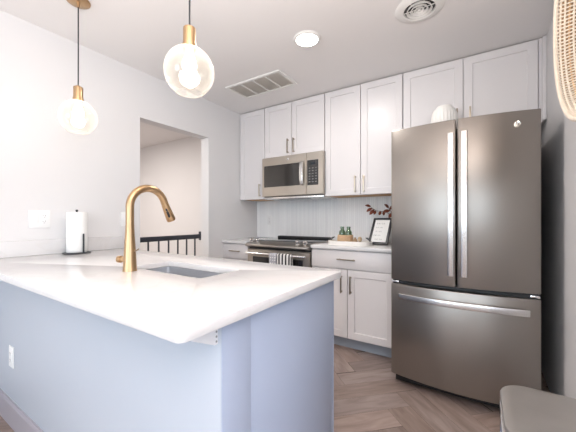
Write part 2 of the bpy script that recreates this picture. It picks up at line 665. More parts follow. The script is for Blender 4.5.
# tile backsplash behind range: every tile a raised bevelled strip of one mesh
m = MB()
TX0, TX1 = L + 0.001, -0.53
m.box(TX0, TX1, B - 0.006, B, CT1, 1.84, mi=1)
tw, thh = 0.022, 0.145
nx = int((TX1 - TX0) / tw)
for i in range(nx):
    for k in range(1):
        z0 = CT1 + 0.004
        z1 = min(9.0, 1.383 if not (-2.09 < TX0 + i * tw < -1.33) else 1.45)
        if z1 - z0 < 0.01:
            continue
        xa = TX0 + i * tw + 0.001
        xb = TX0 + (i + 1) * tw - 0.001
        bm = m.bm
        f0, f1 = B - 0.006, B - 0.0095
        e = 0.0025
        o_ = [bm.verts.new(p) for p in ((xa, f0, z0), (xb, f0, z0), (xb, f0, z1), (xa, f0, z1))]
        i_ = [bm.verts.new(p) for p in ((xa + e, f1, z0 + e), (xb - e, f1, z0 + e), (xb - e, f1, z1 - e), (xa + e, f1, z1 - e))]
        for q in range(4):
            bm.faces.new((o_[q], o_[(q + 1) % 4], i_[(q + 1) % 4], i_[q]))
        bm.faces.new(i_)
struct(m.build('trim_1', [TILE, TGROUT], smooth=False))

# ------------------------------------------------------------------ peninsula
PC = thing('peninsula_cabinet', 'pale blue-grey peninsula cabinet with flat end panel under the white counter', 'cabinet', (-1.5, 0.98, 0))
m = MB()
m.box(L + 0.001, KX - 0.02, KYA + 0.002, KYA + 0.012, 0.1, CT0)
m.box(L + 0.001, KX - 0.04, KYA + 0.012, KY1 - 0.022, 0.1, 0.118)
m.box(L + 0.001, L + 0.018, KYA + 0.012, KY1 - 0.022, 0.118, CT0)
m.box(KX - 0.04, KX - 0.02, KYA + 0.012, KY1 - 0.022, 0.118, CT0)
m.build('carcass', PCAB, PC, smooth=False)
MB().box(KX - 0.004, KX, KY0 + 0.001, KYA + 0.001, 0, CT0, 0.001).build('end_stile', PCAB, PC)
MB().box(KX - 0.019, KX - 0.002, KYA + 0.003, KY1 - 0.024, 0, CT0, 0.0015).build('end_panel', PCAB, PC)
MB().box(L + 0.01, KX - 0.05, KY1 - 0.10, KY1 - 0.085, 0, 0.1).build('toe_kick', TOE, PC, smooth=False)
nd = 4
dw = (KX - 0.002 - L - 0.004) / nd
for i in range(nd):
    m = MB()
    m.shaker(-(L + 0.004 + (i + 1) * dw - 0.0015), -(L + 0.004 + i * dw + 0.0015), 0.115, CT0 - 0.012, -KY1)
    for v in m.bm.verts:
        v.co.x, v.co.y = -v.co.x, -v.co.y
    d_ = m.build('door', PCAB, PC, smooth=False)

# counter slab with the sink cut-out
SX0, SX1, SY0, SY1 = -1.49, -0.95, 0.822, 1.06


def rounded_rect(x0, x1, y0, y1, r, n=6, corners=(1, 1, 1, 1)):
    pts = []
    for (cx, cy, a0, on) in ((x0 + r, y0 + r, 180, corners[0]), (x1 - r, y0 + r, 270, corners[1]), (x1 - r, y1 - r, 0, corners[2]), (x0 + r, y1 - r, 90, corners[3])):
        if on:
            for k in range(n + 1):
                a = R(a0 + 90 * k / n)
                pts.append((cx + r * math.cos(a), cy + r * math.sin(a)))
        else:
            pts.append((x0 if a0 in (180, 90) else x1, y0 if a0 in (180, 270) else y1))
    return pts


bm = bmesh.new()
edges = []
for lp in (rounded_rect(L + 0.001, PX, PY0, PY1, 0.022, 6, (0, 1, 1, 0)), rounded_rect(SX0, SX1, SY0, SY1, 0.012, 4)):
    vs = [bm.verts.new((p[0], p[1], CT1)) for p in lp]
    edges += [bm.edges.new((vs[i], vs[(i + 1) % len(vs)])) for i in range(len(vs))]
bmesh.ops.triangle_fill(bm, edges=edges, use_beauty=True, normal=(0, 0, 1))
r_ = bmesh.ops.extrude_face_region(bm, geom=bm.faces[:])
bmesh.ops.translate(bm, verts=[v for v in r_['geom'] if isinstance(v, bmesh.types.BMVert)], vec=(0, 0, CT0 - CT1))
bmesh.ops.recalc_face_normals(bm, faces=bm.faces[:])
es = [e for e in bm.edges if len(e.link_faces) == 2 and e.calc_face_angle(0) > R(60) and abs(e.verts[0].co.z - e.verts[1].co.z) < 1e-5]
bmesh.ops.bevel(bm, geom=es, offset=0.003, segments=2, affect='EDGES', profile=0.5)
m = MB()
m.bm.free()
m.bm = bm
tag(m.build('countertop', QUARTZ, loc=(-1.5, 0.86, CT0)), 'large white quartz peninsula countertop with a sink cut into it', 'countertop')

tag(MB().box(L + 0.0005, L + 0.02, PY0, PY1 + 0.008, CT1, 1.014, 0.002).build('counter_splashback', QUARTZ, loc=(L + 0.01, 0.86, CT1)),
    'low white quartz upstand along the left wall behind the paper towels', 'backsplash')

# bracket under the overhang
BR = thing('counter_bracket', 'white triangular bracket under the peninsula counter corner', 'bracket', (-0.60, KY0, CT0))
m = MB()
m.prism([(KY0, CT0 - 0.001), (KY0 - 0.115, CT0 - 0.001), (KY0 - 0.115, CT0 - 0.010), (KY0 - 0.012, CT0 - 0.060), (KY0, CT0 - 0.060)], -0.606, -0.580, 'x', 0.0015)
m.build('gusset', TRIM, BR)
m = MB()
for k in range(4):
    m.lathe([(0, 0), (0.003, 0), (0.0025, 0.0015), (0, 0.002)], (-0.580, KY0 - 0.007, CT0 - 0.012 - k * 0.013), 'x', 8)
m.build('screw', GAP, BR)

# sink
SK = thing('undermount_sink', 'stainless steel undermount sink set in the white peninsula counter', 'sink', ((SX0 + SX1) / 2, (SY0 + SY1) / 2, 0.69))
m = MB()
outer = []
for (ins, z, r) in ((-0.02, CT0 - 0.001, 0.02), (0.002, CT0 - 0.001, 0.014), (0.003, 0.72, 0.016), (0.02, 0.70, 0.02), (0.10, 0.694, 0.01)):
    outer.append([m.bm.verts.new((p[0], p[1], z)) for p in rounded_rect(SX0 + ins, SX1 - ins, SY0 + ins, SY1 - ins, r, 5)])
for A, B_ in zip(outer[:-1], outer[1:]):
    n_ = len(A)
    for k in range(n_):
        m.bm.faces.new((A[k], A[(k + 1) % n_], B_[(k + 1) % n_], B_[k]))
m.bm.faces.new(outer[-1])
m.build('basin', SINKM, SK)
m = MB()
m.lathe([(0.045, 0.0), (0.045, 0.003), (0.036, 0.004), (0.030, 0.001), (0.0, 0.001)], ((SX0 + SX1) / 2, (SY0 + SY1) / 2, 0.694))
m.build('drain', CHROME, SK)

# faucet
FX, FY = -1.362, 0.762
FA = thing('kitchen_faucet', 'tall brushed brass gooseneck faucet beside the sink', 'faucet', (FX, FY, CT1))
m = MB()
m.lathe([(0, 0), (0.031, 0), (0.031, 0.004), (0.0295, 0.008), (0.026, 0.08), (0.0215, 0.15), (0.0185, 0.205), (0.0190, 0.212), (0.0178, 0.213), (0, 0.213)], (FX, FY, CT1))
m.build('body', BRASS, FA)
ra = 0.092
cz = CT1 + 0.298
pts = [(FX, FY, CT1 + 0.210), (FX, FY, CT1 + 0.26)] + arc((FX, FY + ra, cz), ra, math.pi, R(18), 22)
lp = Vector(pts[-1])
dd = (Vector(pts[-1]) - Vector(pts[-2])).normalized()
pts.append(tuple(lp + dd * 0.012))
m = MB().tube(pts, 0.0180, 20)
m.build('spout', BRASS, FA)
h0 = lp + dd * 0.012
hd = (dd + Vector((0, 0.06, 0))).normalized()
m = MB().tube([h0, h0 + hd * 0.006, h0 + hd * 0.012, h0 + hd * 0.085, h0 + hd * 0.092], [0.0180, 0.0190, 0.0190, 0.0235, 0.021], 20)
sh = m.build('spray_head', BRASS, FA)
nrm = hd.cross(Vector((1, 0, 0))).normalized()
side = (Vector((0.75, 0, 0)) + (nrm if nrm.y < 0 else -nrm) * 0.66).normalized()
m = MB()
for a, b_, rr in ((0.022, 0.03, 0.005), (0.038, 0.064, 0.0065)):
    q0, q1 = h0 + hd * a + side * 0.0175, h0 + hd * b_ + side * 0.0195
    m.tube([q0 - hd * 0.004, q0, q1, q1 + hd * 0.004], [rr * 0.5, rr, rr, rr * 0.5], 10)
m.build('spray_button', BLK, sh)
m = MB()
m.tube([h0 + hd * 0.0915, h0 + hd * 0.0935], 0.0165, 18)
m.build('nozzle', BLK, sh)
m = MB()
hz = CT1 + 0.052
hv = Vector((-0.93, -0.36, 0)).normalized()
hb = Vector((FX, FY, hz))
m.tube([hb + hv * 0.018, hb + hv * 0.045, hb + hv * 0.047, hb + hv * 0.062, hb + hv * 0.065], [0.013, 0.013, 0.0165, 0.0165, 0.014], 18)
m.build('handle', BRASS, FA)
m = MB()
m.tube([(FX + 0.018, FY + 0.008, CT1 + 0.090), (FX + 0.03, FY + 0.013, CT1 + 0.093), (FX + 0.042, FY + 0.018, CT1 + 0.102)], [0.004, 0.0035, 0.003], 10)
m.build('lever', PULL, FA)

# paper towels
TX, TY = -2.362, 0.945
TH = thing('paper_towel_holder', 'black metal paper towel holder standing on the counter by the left wall', 'paper towel holder', (TX, TY, CT1))
MB().lathe([(0, 0), (0.082, 0), (0.084, 0.003), (0.082, 0.008), (0, 0.008)], (TX, TY, CT1), seg=40).build('base', BLKM, TH)
m = MB().lathe([(0, 0.008), (0.006, 0.008), (0.006, 0.292), (0.004, 0.293), (0.008, 0.295), (0.0085, 0.300), (0.006, 0.305), (0, 0.306)], (TX, TY, CT1), seg=16)
m.build('post', BLKM, TH)
ax_, ay_ = TX + 0.072, TY + 0.012
m = MB().tube([(ax_, ay_, CT1 + 0.008), (ax_, ay_, CT1 + 0.135), (ax_, ay_, CT1 + 0.139)], [0.0055, 0.0055, 0.003], 10)
m.build('side_arm', BLKM, TH)
m = MB().lathe([(0.02, 0.010), (0.060, 0.010), (0.062, 0.013), (0.062, 0.283), (0.060, 0.286), (0.02, 0.286)], (TX, TY, CT1), seg=48, closed=True)
tag(m.build('paper_towel_roll', PAPER, loc=(TX, TY, CT1 + 0.01)), 'white paper towel roll on the black holder', 'paper towels')


# ------------------------------------------------------------------ wall plates
def plate_geo(W, Hh, cx, cz, y, devices, parent):
    """plate facing -y at plane y; devices: (offset x, kind)"""
    MB().box(cx - W / 2, cx + W / 2, y - 0.006, y, cz - Hh / 2, cz + Hh / 2, 0.002).build('plate', WPLAS, parent)
    for dx, kind in devices:
        m = MB().box(cx + dx - 0.0165, cx + dx + 0.0165, y - 0.009, y - 0.006, cz - 0.033, cz + 0.033, 0.001)
        d_ = m.build('switch' if kind == 's' else 'receptacle', WPLAS, parent)
        if kind == 'o':
            for dz in (-0.019, 0.019):
                m = MB()
                for sx in (-0.0062, 0.0062):
                    m.box(cx + dx + sx - 0.0011, cx + dx + sx + 0.0011, y - 0.0095, y - 0.0088, cz + dz - 0.001, cz + dz + 0.008)
                m.lathe([(0, 0), (0.0024, 0), (0.0024, 0.0006), (0, 0.0006)], (cx + dx, y - 0.0096, cz + dz - 0.0075), 'y', 10)
                m.build('slot', GAP, d_)
    return parent


def wall_plate_left(cy, cz, W, devices, label):
    """plate on the left wall (built facing -y, turned to face +x)"""
    t = thing('wall_plate', label, 'outlet' if any(k == 'o' for _, k in devices) else 'switch', (0, 0, 0))
    plate_geo(W, 0.117, 0, 0, 0, devices, t)
    t.location = (L, cy, cz)
    t.rotation_euler = (0, 0, R(90))
    t['_org'] = (L, cy, cz)


wall_plate_left(0.767, 1.154, 0.116, [(-0.023, 's'), (0.023, 'o')], 'white double wall plate with switch and outlet left of the paper towels')
wall_plate_left(1.336, 1.152, 0.071, [(0, 's')], 'white single switch plate on the left wall behind the brass faucet')
t = thing('wall_plate', 'white outlet plate on the tiled backsplash left of the range vent', 'outlet', (-2.258, B - 0.012, 1.139))
plate_geo(0.071, 0.117, -2.258, 1.139, B - 0.0098, [(0, 'o')], t)
t = thing('wall_plate', 'white outlet plate low on the blue-grey peninsula front', 'outlet', (-2.21, KY0, 0.379))
plate_geo(0.071, 0.117, -2.21, 0.379, KY0, [(0, 'o')], t)


# ------------------------------------------------------------------ cabinets on the back wall
def pull_v(x, z0, z1, yf, parent, mt):
    m = MB()
    y = yf - 0.028
    m.box(x - 0.0055, x + 0.0055, y - 0.005, y + 0.005, z0, z1, 0.0015)
    for z in (z0 + 0.012, z1 - 0.012):
        m.box(x - 0.0045, x + 0.0045, y + 0.005, yf, z - 0.0045, z + 0.0045)
    return m.build('handle', mt, parent)


def pull_h(x0, x1, z, yf, parent, mt):
    m = MB()
    y = yf - 0.028
    m.box(x0, x1, y - 0.005, y + 0.005, z - 0.0055, z + 0.0055, 0.0015)
    for x in (x0 + 0.02, x1 - 0.02):
        m.box(x - 0.0045, x + 0.0045, y + 0.005, yf, z - 0.0045, z + 0.0045)
    return m.build('handle', mt, parent)


UF = B - 0.345
UD = 0.02


def upper(label, x0, x1, z0, splits, handles, under=True, name='wall_cabinet'):
    t = thing(name, label, 'cabinet', ((x0 + x1) / 2, B - 0.16, z0))
    m = MB()
    yb = B - 0.001 if z0 > 1.5 else B - 0.013
    m.box(x0, x1, UF + UD + 0.002, yb, z0 + (0.018 if under else 0), C - 0.004)
    if under:
        m.box(x0, x0 + 0.016, UF + UD + 0.002, yb, z0, z0 + 0.018)
        m.box(x1 - 0.016, x1, UF + UD + 0.002, yb, z0, z0 + 0.018)
        m.box(x0 + 0.016, x1 - 0.016, UF + UD + 0.002, UF + UD + 0.02, z0, z0 + 0.018)
    m.build('carcass', CAB, t, smooth=False)
    if under:
        MB().box(x0 + 0.0165, x1 - 0.0165, UF + UD + 0.021, yb, z0 + 0.0015, z0 + 0.0175).build('underside_panel', WOODU, t, smooth=False)
    xs_ = [x0] + splits + [x1]
    for a, b in zip(xs_[:-1], xs_[1:]):
        d_ = MB().shaker(a + 0.003, b - 0.003, z0 + 0.001, C - 0.010, UF).build('door', CAB, t, smooth=False)
        for (hx, h0_, h1_, mt) in handles:
            if a < hx < b:
                pull_v(hx, h0_, h1_, UF, d_, mt)
    return t


UB = 1.384
upper('narrow white single-door wall cabinet in the left corner beside the microwave', L + 0.003, -2.091, UB, [], [(-2.15, 1.415, 1.56, NICK)])
upper('short white two-door wall cabinet above the microwave', -2.087, -1.327, 1.846, [-1.722], [(-1.762, 1.872, 2.028, PULL), (-1.687, 1.872, 2.028, PULL)], False)
upper('tall white two-door wall cabinet right of the microwave above the tray', -1.323, -0.573, UB, [-0.951], [(-0.999, 1.405, 1.566, NICK), (-0.915, 1.405, 1.566, NICK)])
ofc = upper('white two-door wall cabinet above the refrigerator', -0.569, 0.344, 1.86, [-0.114], [(-0.156, 1.905, 2.03, PULL), (-0.068, 1.905, 2.03, NICK)], False)
m = MB()
m.box(0.3455, 0.366, UF + 0.012, UF + 0.03, 1.84, C - 0.003)
m.box(0.366, 0.3865, UF - 0.012, B - 0.002, 1.85, C - 0.003, 0.002)
m.build('filler_panel', CAB, ofc)

BF = B - 0.63


def base(label, x0, x1, splits, dhandles, vh):
    t = thing('base_cabinet', label, 'cabinet', ((x0 + x1) / 2, B - 0.3, 0))
    m = MB().box(x0, x1, BF + 0.022, B - 0.013, 0.105, CT0)
    m.build('carcass', CAB, t, smooth=False)
    MB().box(x0, x1, BF + 0.085, BF + 0.1, 0.0, 0.105).build('toe_kick', TOE, t, smooth=False)
    m = MB().box(x0 + 0.002, x1 - 0.002, BF, BF + 0.02, 0.717, CT0 - 0.011, 0.002)
    d_ = m.build('drawer', CAB, t)
    pull_h(*dhandles, BF, d_, PULL)
    xs_ = [x0] + splits + [x1]
    for a, b in zip(xs_[:-1], xs_[1:]):
        d_ = MB().shaker(a + 0.003, b - 0.003, 0.115, 0.709, BF).build('door', CAB, t, smooth=False)
        for hx in vh:
            if a < hx < b:
                pull_v(hx, 0.508, 0.66, BF, d_, PULL)
    return t


base('narrow white base cabinet with one drawer left of the range', L + 0.002, -2.094, [], (-2.35, -2.2, 0.80), [-2.14])
base('wide white base cabinet with one drawer and two doors beside the refrigerator', -1.323, -0.575, [-0.969], (-1.058, -0.892, 0.80), [-1.02, -0.936])
for x0, x1, lb in ((L + 0.001, -2.0935, 'small white quartz countertop piece left of the range'), (-1.3225, -0.56, 'white quartz countertop piece under the tray beside the refrigerator')):
    tag(MB().box(x0, x1, B - 0.65, B - 0.0125, CT0, CT1, 0.003).build('countertop', QUARTZ, loc=((x0 + x1) / 2, B - 0.3, CT0)), lb, 'countertop')

# ------------------------------------------------------------------ microwave
MX0, MX1, MY, MZ0, MZ1 = -2.083, -1.314, B - 0.40, 1.405, 1.838
MW = thing('microwave', 'slate over-the-range microwave mounted under the short wall cabinet', 'microwave', (-1.7, B - 0.2, MZ0))
m = MB().box(MX0 + 0.004, MX1 - 0.002, MY + 0.035, B - 0.013, MZ0 - 0.004, MZ1 + 0.004, 0.002)
m.build('body', BLK, MW)
m = MB()
m.box(MX0 + 0.01, MX1 - 0.01, MY + 0.03, B - 0.04, MZ0 - 0.030, MZ0 - 0.0045, 0.003)
bp = m.build('bottom_panel', STEEL, MW)
m = MB()
m.box(-1.88, -1.52, MY + 0.06, MY + 0.13, MZ0 - 0.033, MZ0 - 0.0302)
m.build('filter', BLK, bp)
for xa in (-1.99, -1.48):
    MB().box(xa, xa + 0.06, MY + 0.06, MY + 0.12, MZ0 - 0.033, MZ0 - 0.0302).build('lamp_lens', WPLAS, bp)
XS = -1.506
WX0, WX1, WZ0, WZ1 = -2.055, -1.585, 1.508, 1.748
m = MB()
bm = m.bm


def frame_face(m, x0, x1, z0, z1, hx0, hx1, hz0, hz1, yf, yb, mi=0):
    """slab facing -y with a rectangular window through its face"""
    bm = m.bm
    o_ = [bm.verts.new(p) for p in ((x0, yb, z0), (x1, yb, z0), (x1, yb, z1), (x0, yb, z1))]
    e = 0.004
    o1 = [bm.verts.new(p) for p in ((x0, yf + e, z0), (x1, yf + e, z0), (x1, yf + e, z1), (x0, yf + e, z1))]
    o2 = [bm.verts.new(p) for p in ((x0 + e, yf, z0 + e), (x1 - e, yf, z0 + e), (x1 - e, yf, z1 - e), (x0 + e, yf, z1 - e))]
    i1 = [bm.verts.new(p) for p in ((hx0, yf, hz0), (hx1, yf, hz0), (hx1, yf, hz1), (hx0, yf, hz1))]
    i2 = [bm.verts.new(p) for p in ((hx0, yb, hz0), (hx1, yb, hz0), (hx1, yb, hz1), (hx0, yb, hz1))]
    seq = [o_, o1, o2, i1, i2, o_]
    for A, B_ in zip(seq[:-1], seq[1:]):
        for k in range(4):
            bm.faces.new((A[k], A[(k + 1) % 4], B_[(k + 1) % 4], B_[k])).material_index = mi


frame_face(m, MX0, XS - 0.001, MZ0, MZ1, WX0, WX1, WZ0, WZ1, MY, MY + 0.034)
dr = m.build('door', SLATE2, MW)
MB().box(WX0 + 0.0005, WX1 - 0.0005, MY + 0.004, MY + 0.02, WZ0 + 0.0005, WZ1 - 0.0005).build('window', MWGLASS, dr)
m = MB()
hx = -1.553
hp = [(hx, MY + 0.0, 1.500), (hx, MY - 0.022, 1.512), (hx, MY - 0.034, 1.56), (hx, MY - 0.038, 1.63), (hx, MY - 0.034, 1.70), (hx, MY - 0.022, 1.748), (hx, MY + 0.0, 1.76)]
prof = []
for (x, y, z) in hp:
    prof.append((y, z))
poly = prof + [(y + 0.012, z) for (y, z) in prof[::-1]][1:-1]
m.prism(poly, hx - 0.019, hx + 0.019, 'x', 0.002)
m.build('handle', STEEL, dr)
m = MB()
m.lathe([(0.013, 0), (0.013, -0.0015), (0.0105, -0.002), (0, -0.002)], (-1.735, MY - 0.0001, 1.797), 'y', 24)
m.build('emblem', STEEL, dr)
cpn = MB()
frame_face(cpn, XS + 0.001, MX1, MZ0, MZ1, -1.497, -1.368, 1.50, 1.758, MY, MY + 0.034)
cp = cpn.build('control_housing', SLATE2, MW)
MB().box(-1.4965, -1.3685, MY + 0.002, MY + 0.02, 1.5005, 1.7575).build('control_panel', DKGLASS, cp)
m = MB()
for r_i in range(6):
    for c_i in range(3):
        x = -1.470 + c_i * 0.037
        z = 1.675 - r_i * 0.028
        m.box(x - 0.009, x + 0.009, MY + 0.0008, MY + 0.0022, z - 0.005, z + 0.005)
m.build('button', BTN, cp)
MB().box(-1.462, -1.403, MY + 0.001, MY + 0.0022, 1.710, 1.738).build('display', DISP, cp)

# ------------------------------------------------------------------ range
RX0, RX1 = -2.088, -1.328
RG = thing('slide_in_range', 'slate slide-in electric range with four front knobs and black glass top', 'stove', ((RX0 + RX1) / 2, B - 0.3, 0))
m = MB()
m.box(RX0, RX1, BF + 0.015, B - 0.014, 0.10, 0.86)
m.build('body', BLK, RG, smooth=False)
MB().box(RX0 + 0.03, RX1 - 0.03, BF + 0.06, BF + 0.08, 0.0, 0.1).build('kick_plate', BLK, RG, smooth=False)
m = MB()
yfr = 2.405
m.prism([(BF + 0.015, 0.8605), (yfr + 0.03, 0.8605), (yfr, 0.872), (yfr + 0.004, 0.890), (2.505, 0.9225), (2.53, 0.9225), (B - 0.10, 0.9225), (B - 0.014, 0.9225), (B - 0.014, 0.8605)], RX0 + 0.002, RX1 - 0.002, 'x', 0.0015)
m.build('control_panel', SLATE, RG)
MB().box(RX0 + 0.02, RX1 - 0.02, 2.53, B - 0.115, 0.9228, 0.9262, 0.0012).build('cooktop_glass', DKGLASS, RG)
m = MB().box(RX0 + 0.02, RX1 - 0.06, B - 0.11, B - 0.04, 0.9226, 0.950, 0.004)
for k in range(28):
    x = RX0 + 0.05 + k * 0.0225
    m.box(x, x + 0.012, B - 0.1105, B - 0.1098, 0.929, 0.940)
m.build('rear_vent', BLK, RG)
sl = Vector((0, 2.505 - (yfr + 0.004), 0.9225 - 0.890)).normalized()
nn = Vector((0, -sl.z, sl.y))
for kx in (-2.047, -1.963, -1.478, -1.392):
    p0 = Vector((kx, 2.474, 0.890 + (2.474 - yfr - 0.004) * sl.z / sl.y))
    m = MB().tube([p0 + nn * 0.0005, p0 + nn * 0.005, p0 + nn * 0.006, p0 + nn * 0.032, p0 + nn * 0.035], [0.025, 0.025, 0.021, 0.019, 0.016], 22)
    m.tube([p0 + nn * 0.0355 - sl * 0.015, p0 + nn * 0.0355 + sl * 0.015], 0.003, 8)
    m.build('knob', STEEL, RG)
m = MB()
frame_face(m, RX0 + 0.004, RX1 - 0.004, 0.24, 0.838, RX0 + 0.075, RX1 - 0.075, 0.36, 0.762, BF - 0.022, BF + 0.013)
od = m.build('oven_door', SLATE2, RG)
MB().box(RX0 + 0.0755, RX1 - 0.0755, BF - 0.02, BF + 0.0, 0.3605, 0.7615).build('window', DKGLASS, od)
HYR = 2.392
m = MB()
m.tube([(RX0 + 0.02, HYR, 0.800), (RX0 + 0.03, HYR, 0.800), (RX1 - 0.03, HYR, 0.800), (RX1 - 0.02, HYR, 0.800)], [0.010, 0.014, 0.014, 0.010], 16)
for x in (RX0 + 0.05, RX1 - 0.05):
    m.box(x - 0.012, x + 0.012, HYR + 0.008, BF - 0.022, 0.790, 0.810, 0.002)
m.build('handle', STEEL, od)
m = MB().box(RX0 + 0.004, RX1 - 0.004, BF - 0.02, BF + 0.013, 0.11, 0.232, 0.004)
m.build('storage_drawer', SLATE2, RG)


def towel(name, label, x0, x1, drop_f, drop_b, stripes, mats):
    """cloth over the oven handle; stripes: list of (from, to, material index)"""
    m = MB()
    r = 0.0165
    path = [(HYR - r, 0.80 - drop_f + drop_f * k / 8) for k in range(8)]
    path += [(HYR + r * math.cos(math.pi - math.pi * k / 8), 0.80 + r * math.sin(math.pi * k / 8)) for k in range(9)]
    path += [(HYR + r, 0.80 - drop_b * k / 8) for k in range(1, 9)]
    cols = sorted({x0, x1, *[s[0] for s in stripes], *[s[1] for s in stripes]})
    fine = []
    for a, b in zip(cols[:-1], cols[1:]):
        n_ = max(1, int((b - a) / 0.012))
        fine += [a + (b - a) * k / n_ for k in range(n_)]
    fine.append(cols[-1])
    grid = []
    for (y, z) in path:
        row = []
        for x in fine:
            d = max(0.0, (0.80 - z) / 0.3)
            wv = 0.004 * d * math.sin((x - x0) * 70) if y < HYR else 0
            row.append(m.bm.verts.new((x, y + wv - 0.003 * d * (1 if y < HYR else 0), z)))
        grid.append(row)
    for i in range(len(grid) - 1):
        for j in range(len(fine) - 1):
            f = m.bm.faces.new((grid[i][j], grid[i][j + 1], grid[i + 1][j + 1], grid[i + 1][j]))
            xm = (fine[j] + fine[j + 1]) / 2
            for s in stripes:
                if s[0] <= xm <= s[1]:
                    f.material_index = s[2]
    o = m.build(name, mats, loc=((x0 + x1) / 2, HYR, 0.8), angle=80)
    s_ = o.modifiers.new('solidify', 'SOLIDIFY')
    s_.thickness = 0.0022
    s_.offset = 1.0
    return tag(o, label, 'towel')


st = []
x = -1.645
k = 0
while x < -1.50:
    st.append((x + 0.008, min(x + 0.026, -1.497), 1))
    x += 0.038
towel('striped_towel', 'black and white striped kitchen towel hanging on the oven handle', -1.650, -1.496, 0.30, 0.22, st, [TWH, TBK])
DOT = bpy.data.materials.new('dotted_grey_cloth')
DOT.use_nodes = True
nt = DOT.node_tree
b_ = nt.nodes['Principled BSDF']
b_.inputs['Roughness'].default_value = 0.95
tc = nt.nodes.new('ShaderNodeTexCoord')
vo = nt.nodes.new('ShaderNodeTexVoronoi')
vo.inputs['Scale'].default_value = 38
vo.inputs['Randomness'].default_value = 0.15
nt.links.new(tc.outputs['Object'], vo.inputs['Vector'])
cr = nt.nodes.new('ShaderNodeValToRGB')
cr.color_ramp.interpolation = 'CONSTANT'
cr.color_ramp.elements[0].color = (0.80, 0.80, 0.80, 1)
cr.color_ramp.elements[1].position = 0.32
cr.color_ramp.elements[1].color = (0.42, 0.42, 0.46, 1)
nt.links.new(vo.outputs['Distance'], cr.inputs[0])
nt.links.new(cr.outputs[0], b_.inputs['Base Color'])
towel('dotted_towel', 'grey towel with white dots hanging left of the striped towel', -1.748, -1.662, 0.26, 0.20, [], [DOT])

# ------------------------------------------------------------------ refrigerator
FX0, FX1 = -0.526, 0.283
FXM = (FX0 + FX1) / 2
FHW = (FX1 - FX0) / 2


def fy(x):
    return 2.108 + 0.055 * ((x - FXM) / FHW) ** 2


FR = thing('refrigerator', 'slate grey french-door refrigerator with bottom freezer drawer', 'refrigerator', (FXM, 2.6, 0))
MB().box(FX0 + 0.006, FX1 - 0.006, 2.245, 3.06, 0.045, 1.745, 0.003).build('body', BLK, FR)
m = MB().box(FX0 + 0.02, FX1 - 0.02, 2.21, 2.235, 0.012, 0.07, 0.002)
for k in range(12):
    x = FX0 + 0.06 + k * 0.058
    m.box(x, x + 0.04, 2.2095, 2.2105, 0.025, 0.055)
m.build('kick_grille', BLK, FR)
for x in (FX0 + 0.06, FX1 - 0.06):
    for y in (2.32, 2.98):
        MB().lathe([(0, 0), (0.02, 0), (0.02, 0.012), (0.012, 0.014), (0.012, 0.045), (0, 0.045)], (x, y, 0.0), seg=14).build('foot', BLK, FR)


def curved_front(x0, x1, z0, z1, name, yb=2.235):
    n_ = 14
    poly = [(x0 + (x1 - x0) * k / n_, fy(x0 + (x1 - x0) * k / n_)) for k in range(n_ + 1)] + [(x1, yb), (x0, yb)]
    return MB().prism(poly, z0, z1, 'z', 0.005, 2).build(name, SLATE, FR)


dl = curved_front(FX0, -0.129, 0.733, 1.770, 'door')
drr = curved_front(-0.119, FX1, 0.733, 1.770, 'door')
fd = curved_front(FX0, FX1, 0.076, 0.704, 'freezer_drawer')
for par, xa, xb in ((dl, -0.169, -0.136), (drr, -0.098, -0.065)):
    m = MB()
    ym = 2.052
    m.box(xa, xb, ym, ym + 0.014, 0.806, 1.678, 0.003)
    for z in (0.83, 1.65):
        m.box((xa + xb) / 2 - 0.010, (xa + xb) / 2 + 0.010, ym + 0.013, fy(xa) + 0.002, z - 0.018, z + 0.018, 0.002)
    m.build('handle', STEEL, par)
m = MB()
n_ = 16
xa, xb = -0.463, 0.229
fr_ = [(xa + (xb - xa) * k / n_, fy(xa + (xb - xa) * k / n_) - 0.052) for k in range(n_ + 1)]
m.prism(fr_ + [(x, y + 0.014) for x, y in fr_[::-1]], 0.614, 0.653, 'z', 0.003)
for x in (xa + 0.03, xb - 0.03):
    m.box(x - 0.018, x + 0.018, fy(x) - 0.040, fy(x) + 0.002, 0.623, 0.645, 0.002)
m.build('handle', STEEL, fd)
m = MB().box(FX0 + 0.012, FX1 - 0.012, 2.17, 2.24, 0.7045, 0.7325)
m.build('gasket', BLK, FR)
for xa, xb in ((FX0 + 0.004, FX0 + 0.05), (FX1 - 0.05, FX1 - 0.004)):
    MB().box(xa, xb, fy(xa) + 0.006, 2.20, 0.711, 0.724, 0.003).build('hinge', CHROME, FR)
for xa, xb in ((FX0 + 0.01, FX0 + 0.09), (FX1 - 0.09, FX1 - 0.01)):
    MB().box(xa, xb, 2.25, 2.36, 1.7455, 1.766, 0.005).build('hinge_cover', BLK, FR)
# round emblem with a monogram in script strokes
ec = Vector((0.172, fy(0.172) + 0.0002, 1.693))
m = MB()
m.lathe([(0, 0), (0.019, 0), (0.019, -0.0015), (0.0175, -0.0025), (0, -0.0025)], ec, 'y', 28)
em = m.build('emblem', SLATE2, drr)
m = MB()
m.tube([(ec.x + 0.0165 * math.cos(a * math.pi / 14), ec.y - 0.003, ec.z + 0.0165 * math.sin(a * math.pi / 14)) for a in range(28)], 0.0011, 6, closed=True)
gg = [(-0.002, 0.006), (-0.005, 0.008), (-0.009, 0.005), (-0.010, -0.001), (-0.008, -0.006), (-0.004, -0.006), (-0.002, -0.001), (-0.0055, -0.001)]
ee = [(0.009, 0.006), (0.006, 0.008), (0.003, 0.005), (0.006, 0.001), (0.002, -0.003), (0.004, -0.007), (0.008, -0.006), (0.010, -0.003)]
for s in (gg, ee):
    m.tube([(ec.x + a, ec.y - 0.003, ec.z + b) for a, b in s], 0.0012, 6)
m.build('monogram', CHROME, em)

